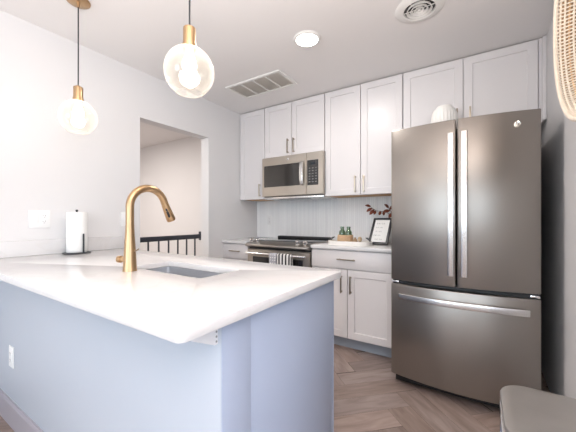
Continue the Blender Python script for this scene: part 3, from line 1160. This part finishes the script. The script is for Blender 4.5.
# ribbed white vase on the refrigerator
vx, vy, vz = -0.222, 2.46, 1.7455
m = MB()
prof = [(0.0, 0.0), (0.060, 0.0), (0.072, 0.02), (0.083, 0.07), (0.086, 0.12), (0.083, 0.165), (0.072, 0.198), (0.058, 0.214), (0.052, 0.222), (0.050, 0.228), (0.044, 0.226), (0.044, 0.20), (0.0, 0.19)]
seg = 72
m.lathe(prof, (vx, vy, vz), seg=seg)
for v in m.bm.verts:
    dx, dy = v.co.x - vx, v.co.y - vy
    r = math.hypot(dx, dy)
    if r > 0.065:
        a = math.atan2(dy, dx)
        k = 1 + 0.022 * math.cos(a * 24)
        v.co.x, v.co.y = vx + dx * k, vy + dy * k
tag(m.build('ribbed_vase', CER, loc=(vx, vy, vz)), 'white ribbed ceramic vase on top of the refrigerator', 'vase')

# ------------------------------------------------------------------ tray group on the back counter
tx, ty = -1.008, 2.622
TA = Vector((tx, ty, CT1))
TR = thing('serving_tray', 'white rectangular serving tray with black handles on the back counter', 'tray', tuple(TA))
THW, THD = 0.20, 0.10
m = MB()
o_ = rounded_rect(tx - THW, tx + THW, ty - THD, ty + THD, 0.08, 10)
i_ = rounded_rect(tx - THW + 0.014, tx + THW - 0.014, ty - THD + 0.014, ty + THD - 0.014, 0.066, 10)
lo = [[m.bm.verts.new((p[0], p[1], z)) for p in pl] for pl, z in ((o_, CT1 + 0.0005), (o_, CT1 + 0.038), (i_, CT1 + 0.038), (i_, CT1 + 0.010))]
for A, B_ in zip(lo[:-1], lo[1:]):
    for k in range(len(A)):
        m.bm.faces.new((A[k], A[(k + 1) % len(A)], B_[(k + 1) % len(A)], B_[k]))
m.bm.faces.new(lo[-1])
m.bm.faces.new(lo[0][::-1])
m.build('tray_body', TRAYM, TR)
for s in (-1, 1):
    xh = tx + s * (THW - 0.007)
    pts = [(xh - s * dx_, ty + dy_, CT1 + dz_) for dx_, dy_, dz_ in ((0, -0.018, 0.036), (0.012, -0.017, 0.056), (0.034, -0.014, 0.068), (0.042, 0, 0.069), (0.034, 0.014, 0.068), (0.012, 0.017, 0.056), (0, 0.018, 0.036))]
    MB().tube(pts, 0.0045, 8).build('handle', BLKM, TR)
# woven cuff basket holding two green bottles
bx, by, bz = -1.052, 2.625, CT1 + 0.011
m = MB()
prof = [(0, 0)]
nr = 9
for k in range(nr):
    z = 0.004 + k * 0.0090
    rr = 0.070 + 0.004 * math.sin(math.pi * (k + 0.6) / nr)
    prof += [(rr - 0.002, z - 0.003), (rr + 0.0025, z + 0.0015), (rr - 0.002, z + 0.006)]
zt = prof[-1][1]
prof += [(0.0655, zt), (0.0655, 0.008), (0, 0.008)]
m.lathe(prof, (bx, by, bz), seg=40)
tag(m.build('woven_basket', ROPE, loc=(bx, by, bz)), 'small tan woven rope basket on the white tray holding green bottles', 'basket')
for s, lb in ((-1, 'green glass bottle in the woven basket, the left one'), (1, 'green glass bottle in the woven basket, the right one')):
    c_ = (bx + s * 0.0315, by, bz + 0.009)
    m = MB().lathe([(0, 0), (0.022, 0), (0.0290, 0.006), (0.0305, 0.03), (0.0305, 0.090), (0.0295, 0.101), (0.023, 0.110), (0.0175, 0.117), (0.0165, 0.136), (0.0195, 0.139), (0.0195, 0.147), (0.014, 0.148), (0.014, 0.118), (0.023, 0.095), (0.024, 0.03), (0, 0.008)], c_, seg=24)
    tag(m.build('green_bottle', GREENG, loc=c_), lb, 'bottle')
c_ = (-0.950, 2.605, CT1 + 0.0105)
m = MB().lathe([(0, 0), (0.014, 0), (0.021, 0.014), (0.022, 0.028), (0.016, 0.044), (0.008, 0.050), (0.010, 0.056), (0.007, 0.062), (0, 0.063)], c_, seg=20)
tag(m.build('wooden_ornament', WOOD, loc=c_), 'small dark brown wooden ornament on the tray right against the basket', 'ornament')
c_ = (-0.905, 2.600, CT1 + 0.0105)
m = MB().lathe([(0, 0), (0.016, 0), (0.016, 0.004), (0.007, 0.010), (0.006, 0.022), (0.016, 0.032), (0.020, 0.046), (0.016, 0.062), (0.006, 0.070), (0, 0.071)], c_, seg=20)
tag(m.build('wooden_ornament', WOODL, loc=c_), 'pale wooden knob-shaped ornament near the right tray handle', 'ornament')

# leaning framed print
PF = thing('picture_frame', 'black framed print with handwritten lines leaning beside the refrigerator', 'picture frame', (0, 0, 0))
fw, fh, ft = 0.178, 0.30, 0.02
m = MB()
bw = 0.020
m.box(-fw / 2, -fw / 2 + bw, -ft / 2, ft / 2, 0, fh, 0.001)
m.box(fw / 2 - bw, fw / 2, -ft / 2, ft / 2, 0, fh, 0.001)
m.box(-fw / 2 + bw, fw / 2 - bw, -ft / 2, ft / 2, 0, bw, 0.001)
m.box(-fw / 2 + bw, fw / 2 - bw, -ft / 2, ft / 2, fh - bw, fh, 0.001)
m.build('frame', BLKM, PF)
pr = MB().box(-fw / 2 + bw + 0.0003, fw / 2 - bw - 0.0003, -0.002, 0.004, bw + 0.0003, fh - bw - 0.0003).build('print', PRINT, PF, smooth=False)
rnd = random.Random(11)
for k in range(5):
    m = MB()
    z = fh - bw - 0.045 - k * 0.045
    xa = -0.058 + rnd.uniform(0, 0.02)
    xb = 0.058 - rnd.uniform(0, 0.03)
    x = xa
    while x < xb - 0.02:
        ln = rnd.uniform(0.02, 0.04)
        e_ = min(x + ln, xb)
        n2 = max(6, int((e_ - x) / 0.0025))
        ps = [(x + (e_ - x) * q / n2, -0.0026, z + 0.010 * math.sin(q * 1.7 + k) * (0.5 + 0.5 * math.sin(q * 0.9))) for q in range(n2 + 1)]
        m.tube(ps, 0.0012, 4)
        x = e_ + 0.008
    m.build('writing', INK, pr)
MB().box(-0.02, 0.02, 0.0102, 0.0125, 0.03, 0.2).build('backing_strut', BLKM, PF, smooth=False)
PF.rotation_euler = (R(-38), 0, R(-1))
PF.location = (-0.788, 2.742, CT1 + 0.007)

# vase with a branch of rust leaves behind the print
VZ = (-0.640, 3.01, CT1 + 0.0005)
m = MB().lathe([(0, 0), (0.035, 0), (0.05, 0.03), (0.052, 0.09), (0.035, 0.15), (0.02, 0.18), (0.022, 0.205), (0.018, 0.205), (0.016, 0.18), (0.03, 0.15), (0.044, 0.08), (0, 0.01)], VZ, seg=24)
tag(m.build('bottle_vase', BLKM, loc=VZ), 'dark vase standing behind the framed print', 'vase')
BRN = thing('leaf_branch', 'dried branch with rust red leaves rising behind the framed print', 'branch', (VZ[0], VZ[1], VZ[2] + 0.05))
m = MB()
v0 = Vector((VZ[0], VZ[1], CT1 + 0.06))
def far(p):
    k = 1.075
    return Vector((p[0] * k, p[1] * k, H + (p[2] - H) * k))


stems = [
    [v0, v0 + Vector((-0.005, -0.004, 0.16)), far((-0.690, 2.83, 1.189)), far((-0.730, 2.80, 1.219)), far((-0.810, 2.77, 1.229)), far((-0.855, 2.755, 1.266))],
    [v0, v0 + Vector((0.004, -0.006, 0.16)), far((-0.655, 2.80, 1.174)), far((-0.675, 2.76, 1.224)), far((-0.690, 2.74, 1.249))],
    [v0, v0 + Vector((0.006, 0.004, 0.16)), far((-0.640, 2.83, 1.194)), far((-0.628, 2.80, 1.254)), far((-0.620, 2.79, 1.294))],
]
for s in stems:
    m.tube(s, [0.0022] * (len(s) - 1) + [0.0012], 6)
m.build('stem', STEM, BRN)
m = MB()


def leaf(p, d, ln, wd, up):
    d = Vector(d).normalized()
    up = Vector(up)
    sd = d.cross(up).normalized()
    n = sd.cross(d).normalized()
    rows = []
    for k in range(7):
        t = k / 6
        wv = wd * math.sin(math.pi * min(1, t * 0.94 + 0.03)) ** 0.8
        c_ = Vector(p) + d * ln * t + n * (0.12 * ln * math.sin(math.pi * t))
        rows.append([m.bm.verts.new(c_ - sd * wv + n * 0.004), m.bm.verts.new(c_), m.bm.verts.new(c_ + sd * wv + n * 0.004)])
    for a, b in zip(rows[:-1], rows[1:]):
        for j in (0, 1):
            m.bm.faces.new((a[j], a[j + 1], b[j + 1], b[j]))


cv = (0.45, -0.75, 0.45)
for p, d, ln, wd in (
    (far((-0.855, 2.755, 1.266)), (-0.35, -0.2, 0.10), 0.058, 0.015),
    (far((-0.840, 2.757, 1.254)), (-0.8, -0.3, -0.55), 0.066, 0.016),
    (far((-0.825, 2.765, 1.242)), (-0.6, -0.3, -0.8), 0.070, 0.017),
    (far((-0.815, 2.77, 1.230)), (-0.15, -0.3, -0.6), 0.047, 0.014),
    (far((-0.770, 2.785, 1.224)), (-0.3, -0.2, -0.7), 0.043, 0.015),
    (far((-0.750, 2.795, 1.220)), (0.1, -0.2, -0.8), 0.039, 0.014),
    (far((-0.690, 2.74, 1.249)), (-0.3, -0.3, 0.35), 0.060, 0.016),
    (far((-0.682, 2.75, 1.239)), (0.5, -0.3, 0.3), 0.060, 0.017),
    (far((-0.680, 2.755, 1.229)), (-0.7, -0.3, -0.2), 0.070, 0.018),
    (far((-0.672, 2.765, 1.214)), (0.6, -0.4, -0.4), 0.065, 0.018),
    (far((-0.670, 2.77, 1.204)), (-0.3, -0.5, -0.7), 0.060, 0.017),
    (far((-0.622, 2.79, 1.289)), (-0.5, -0.3, 0.2), 0.055, 0.015),
    (far((-0.628, 2.80, 1.259)), (-0.6, -0.4, -0.3), 0.060, 0.016),
    (far((-0.632, 2.81, 1.239)), (0.5, -0.4, -0.2), 0.060, 0.016),
):
    leaf(p, d, ln, wd, cv)
lo_ = m.build('foliage', LEAF, BRN, angle=70)
s_ = lo_.modifiers.new('solidify', 'SOLIDIFY')
s_.thickness = 0.001

# ------------------------------------------------------------------ ceiling fittings
GX0, GX1, GY0, GY1 = -2.085, -1.447, 2.11, 2.43
CG = thing('return_air_grille', 'white rectangular ceiling air grille with four grey louvred panels', 'vent', ((GX0 + GX1) / 2, (GY0 + GY1) / 2, C))
m = MB()
z0, z1 = C - 0.012, C - 0.0005
bw = 0.028
m.box(GX0, GX1, GY0, GY0 + bw, z0, z1, 0.003)
m.box(GX0, GX1, GY1 - bw, GY1, z0, z1, 0.003)
m.box(GX0, GX0 + bw, GY0 + bw, GY1 - bw, z0, z1)
m.box(GX1 - bw, GX1, GY0 + bw, GY1 - bw, z0, z1)
pw_ = (GX1 - GX0 - 2 * bw) / 4
for k in range(1, 4):
    x = GX0 + bw + k * pw_
    m.box(x - 0.006, x + 0.006, GY0 + bw, GY1 - bw, z0, z1)
m.build('frame', GRFR, CG, smooth=False)
for k in range(4):
    xa = GX0 + bw + k * pw_ + (0.007 if k else 0.001)
    xb = GX0 + bw + (k + 1) * pw_ - (0.007 if k < 3 else 0.001)
    m = MB()
    m.box(xa, xb, GY0 + bw + 0.001, GY1 - bw - 0.001, C - 0.003, C - 0.0006)
    n2 = 18
    for j in range(n2):
        y = GY0 + bw + 0.004 + j * (GY1 - GY0 - 2 * bw - 0.008) / n2
        m.prism([(y, C - 0.0095), (y + 0.0015, C - 0.010), (y + 0.011, C - 0.0035), (y + 0.0095, C - 0.0032)], xa, xb, 'x')
    m.build('louvre_panel', GRILLE, CG, smooth=False)

lx, ly = -1.035, 1.862
RL = thing('recessed_light', 'round white recessed ceiling light, glowing', 'light', (lx, ly, C))
MB().lathe([(0.078, -0.0005), (0.096, -0.0005), (0.098, -0.004), (0.090, -0.012), (0.078, -0.013)], (lx, ly, C), seg=48, closed=True).build('trim_ring', GRFR, RL)
MB().lathe([(0, -0.011), (0.0775, -0.010), (0.0775, -0.0006), (0, -0.0006)], (lx, ly, C), seg=48).build('diffuser', LED, RL)
area('recessed_light_glow', (lx, ly, C - 0.02), (0, 0, 0), 0.15, 0.15, 9, (1.0, 0.95, 0.90)).data.shape = 'DISK'

rx, ry = -0.312, 1.965
RV = thing('round_air_diffuser', 'round white ceiling air diffuser with concentric rings', 'vent', (rx, ry, C))
MB().lathe([(0.088, -0.0005), (0.138, -0.0005), (0.140, -0.004), (0.128, -0.011), (0.108, -0.016), (0.092, -0.018), (0.088, -0.014)], (rx, ry, C), seg=56, closed=True).build('flange', GRFR, RV)
MB().lathe([(0, -0.0006), (0.0875, -0.0006), (0.0875, -0.002), (0, -0.002)], (rx, ry, C), seg=40).build('duct', BLK, RV)
for r0 in (0.066, 0.044, 0.022):
    MB().lathe([(r0 - 0.003, -0.003), (r0, -0.003), (r0 + 0.007, -0.019), (r0 + 0.003, -0.020)], (rx, ry, C), seg=44, closed=True).build('ring', GRFR, RV)
m = MB().lathe([(0, -0.022), (0.010, -0.021), (0.012, -0.018), (0.006, -0.003), (0, -0.003)], (rx, ry, C), seg=20)
m.build('centre_cap', GRFR, RV)
m = MB()
for k in range(3):
    a = math.pi * k / 3
    m.tube([(rx - 0.086 * math.cos(a), ry - 0.086 * math.sin(a), C - 0.006), (rx + 0.086 * math.cos(a), ry + 0.086 * math.sin(a), C - 0.006)], 0.003, 6)
m.build('spoke', GRFR, RV)

# pendant lights
PN = thing('pendant_light', 'lit glass globe pendant with brass cap, nearer the left wall', 'pendant light', (-1.982, 0.80, C))


def pendant(t):
    px, py, pz = t['_org']
    MB().lathe([(0, -0.0005), (0.060, -0.0005), (0.062, -0.003), (0.061, -0.009), (0.057, -0.012), (0.010, -0.014), (0.007, -0.04), (0, -0.04)], (px, py, pz), seg=40).build('canopy', BRASS, t)
    MB().tube([(px, py, pz - 0.038), (px + 0.001, py, pz - 0.3), (px, py, pz - 0.505)], 0.0035, 10).build('cord', BLKM, t)
    sz = 1.935
    MB().lathe([(0, 0.008), (0.006, 0.006), (0.014, 0), (0.024, -0.006), (0.025, -0.012), (0.025, -0.070), (0.028, -0.072), (0.028, -0.088), (0.024, -0.090), (0, -0.090)], (px, py, sz), seg=32).build('socket', BRASS, t)
    cz_ = 1.752
    rr, hh = 0.099, 0.100
    prof = []
    a0, a1 = R(15), R(147)
    n_ = 26
    for k in range(n_ + 1):
        a = a0 + (a1 - a0) * k / n_
        prof.append((rr * math.sin(a), hh * math.cos(a)))
    inner = [(r - 0.003 if r > 0.02 else r, z - 0.0006) for r, z in prof]
    g = MB().lathe(prof + inner[::-1], (px, py, cz_), seg=56, closed=True).build('glass_globe', GLOBE, t)
    rb = prof[-1]
    MB().lathe([(rb[0] - 0.0042, rb[1] - 0.0016), (rb[0] + 0.001, rb[1] - 0.003), (rb[0] + 0.001, rb[1] - 0.0005), (rb[0] - 0.0042, rb[1] + 0.001)], (px, py, cz_), seg=56, closed=True).build('lip', GLOBE, g)
    MB().lathe([(0, 0), (0.013, 0), (0.014, -0.02), (0.024, -0.045), (0.029, -0.065), (0.026, -0.085), (0.015, -0.098), (0, -0.102)], (px, py, 1.844), seg=28).build('bulb', BULB, t)


pendant(PN)
PN2 = dup(PN, (-0.990, 0.80, C), 'lit glass globe pendant with brass cap, hanging in front of the doorway top')
PN['group'] = 'glass globe pendants over the peninsula'
PN2['group'] = 'glass globe pendants over the peninsula'
for q in (PN, PN2):
    point('pendant_glow', (q.location.x, q.location.y, 1.785), 4.4, (1.0, 0.90, 0.80), 0.04)

# ------------------------------------------------------------------ stair railing in the hall
RX = -3.55
RLG = thing('stair_railing', 'black metal stair railing seen through the open doorway', 'railing', (RX, 2.2, 0))
MB().box(RX - 0.028, RX + 0.028, 1.0, 3.072, 0.860, 0.924, 0.006).build('handrail', RAILM, RLG)
MB().box(RX - 0.015, RX + 0.015, 1.03, 3.09, 0.08, 0.11).build('bottom_rail', RAILM, RLG, smooth=False)
y = 2.966
while y > 1.05:
    MB().box(RX - 0.008, RX + 0.008, y - 0.008, y + 0.008, 0.11, 0.860).build('baluster', RAILM, RLG, smooth=False)
    y -= 0.1486
m = MB().box(RX - 0.032, RX + 0.032, 0.966, 1.03, 0.0, 0.97, 0.004)
m.build('newel_post', RAILM, RLG)
m = MB().box(RX - 0.045, RX + 0.045, 3.072, B - 0.001, 0.832, 0.962, 0.006)
m.build('wall_bracket', RAILM, RLG)

# ------------------------------------------------------------------ woven basket on the right wall
WX, WY, WZ, WR = 0.25, 1.14, 1.868, 0.42
BK = thing('wall_basket', 'large round cream and tan woven basket hung on the right wall', 'basket', (0.375, WY, WZ))
prof_b = [(0.42, 0.25), (0.418, 0.273), (0.410, 0.296), (0.394, 0.320), (0.368, 0.340), (0.327, 0.356), (0.265, 0.363), (0.16, 0.365), (0.03, 0.365)]


def along(pr_, step):
    """points of a profile at equal arc length"""
    seg_ = [math.dist(a, b) for a, b in zip(pr_[:-1], pr_[1:])]
    tot = sum(seg_)
    out = []
    for k in range(int(tot / step) + 1):
        d_ = k * step
        i = 0
        while i < len(seg_) - 1 and d_ > seg_[i]:
            d_ -= seg_[i]
            i += 1
        f = d_ / seg_[i]
        out.append(tuple(pr_[i][q] + (pr_[i + 1][q] - pr_[i][q]) * f for q in (0, 1)))
    return out


rings_ = along(prof_b, 0.0128)
mC, mD = MB(), MB()
n_ = 120
for k, (rr, xx) in enumerate(rings_):
    if k == 0:
        continue
    tgt = mD if k % 4 == 3 else mC
    tgt.tube([(xx - 0.003, WY + rr * math.cos(2 * math.pi * j / n_), WZ + rr * math.sin(2 * math.pi * j / n_)) for j in range(n_)], 0.0032, 5, closed=True)
mC.build('cream_coil', RATC, BK)
mD.build('tan_coil', RATD, BK)
m = MB()
ns = 190
st_ = along(prof_b, 0.026)
for j in range(ns):
    a = 2 * math.pi * j / ns
    m.tube([(xx - 0.0035 + 0.0025 * (1 if (j + k) % 2 else -1), WY + rr * math.cos(a), WZ + rr * math.sin(a)) for k, (rr, xx) in enumerate(st_) if rr > 0.08 or j % 6 == 0], 0.0031, 4)
m.build('stake', RATC, BK)
m = MB()
m.lathe([(r_ + 0.004, x_ - WX + 0.0045) for r_, x_ in prof_b] + [(0, 0.1195), (0, 0.1225)] + [(r_ + 0.007, x_ - WX + 0.0075) for r_, x_ in prof_b[::-1]], (WX, WY, WZ), 'x', 96, closed=True)
m.build('lining', RATL, BK)
n_ = 140
m = MB().tube([(WX - 0.004, WY + (WR + 0.004) * math.cos(2 * math.pi * j / n_), WZ + (WR + 0.004) * math.sin(2 * math.pi * j / n_)) for j in range(n_)], 0.0070, 8, closed=True)
m.build('rim', RATC, BK)

# ------------------------------------------------------------------ metal stool at the lower right
STX0, STX1, STY0, STY1, STZ = 0.048, 0.352, 0.845, 1.15, 0.65
SO = thing('metal_stool', 'grey metal stool with rounded seat and shiny legs by the right wall', 'stool', ((STX0 + STX1) / 2, (STY0 + STY1) / 2, 0))
m = MB()
rings = []
for (ins, z) in ((0.012, STZ - 0.018), (0.003, STZ - 0.016), (0.0, STZ - 0.011), (0.0, STZ - 0.005), (0.002, STZ - 0.001), (0.008, STZ), (0.03, STZ - 0.0005), (0.08, STZ - 0.004)):
    rings.append([m.bm.verts.new((p[0], p[1], z)) for p in rounded_rect(STX0 + ins, STX1 - ins, STY0 + ins, STY1 - ins, max(0.012, 0.072 - ins * 0.5), 10)])
for A, B_ in zip(rings[:-1], rings[1:]):
    for k in range(len(A)):
        m.bm.faces.new((A[k], A[(k + 1) % len(A)], B_[(k + 1) % len(A)], B_[k]))
m.bm.faces.new(rings[-1])
m.bm.faces.new(rings[0][::-1])
m.build('seat', SEATM, SO, angle=50)
cxs, cys = (STX0 + STX1) / 2, (STY0 + STY1) / 2
m = MB()
fp = rounded_rect(STX0 + 0.004, STX1 - 0.004, STY0 + 0.004, STY1 - 0.004, 0.066, 8)
m.tube([(p[0], p[1], STZ - 0.040) for p in fp], 0.0065, 10, closed=True)
m.build('seat_frame', CHROME, SO)
for px_, py_ in ((STX0 + 0.05, STY0 + 0.05), (STX1 - 0.05, STY0 + 0.05), (STX0 + 0.05, STY1 - 0.05), (STX1 - 0.05, STY1 - 0.05)):
    MB().lathe([(0, 0), (0.016, 0), (0.016, 0.024), (0, 0.024)], (px_, py_, STZ - 0.041), seg=14).build('spacer', BLK, SO)
for sx in (-1, 1):
    for sy in (-1, 1):
        tp = Vector((cxs + sx * 0.135, cys + sy * 0.135, STZ - 0.040))
        bt = Vector((cxs + sx * (0.165 if sx < 0 else 0.150), cys + sy * 0.165, 0.0105))
        m = MB().tube([tp, tp + (bt - tp) * 0.02, bt], 0.0115, 14)
        lg = m.build('leg', CHROME, SO)
        MB().lathe([(0, -0.0105), (0.014, -0.0105), (0.014, 0.006), (0.0118, 0.012), (0, 0.012)], bt, seg=14).build('foot_cap', BLK, lg)
m = MB()
zr = 0.22
f_ = (STZ - 0.040 - zr) / (STZ - 0.050)
cs = []
for sx, sy in ((-1, -1), (1, -1), (1, 1), (-1, 1)):
    tp = Vector((cxs + sx * 0.135, cys + sy * 0.135, STZ - 0.040))
    bt = Vector((cxs + sx * (0.165 if sx < 0 else 0.150), cys + sy * 0.165, 0.0105))
    cs.append(tp + (bt - tp) * f_)
for k in range(4):
    a, b = cs[k], cs[(k + 1) % 4]
    d_ = (b - a).normalized()
    m.tube([a + d_ * 0.010, b - d_ * 0.010], 0.007, 10)
m.build('footrest', CHROME, SO)

GROUPS = {'wall_cabinet': 'white wall cabinets along the back wall', 'base_cabinet': 'white base cabinets along the back wall',
          'green_bottle': 'green bottles in the woven basket', 'wooden_ornament': 'wooden ornaments on the tray',
          'wall_plate': 'white switch and outlet plates'}
for o in COL.objects:
    g_ = GROUPS.get(o.name.split('.')[0])
    if g_ and o.parent is None:
        o['group'] = g_
for o in COL.objects:
    if '_org' in o:
        del o['_org']
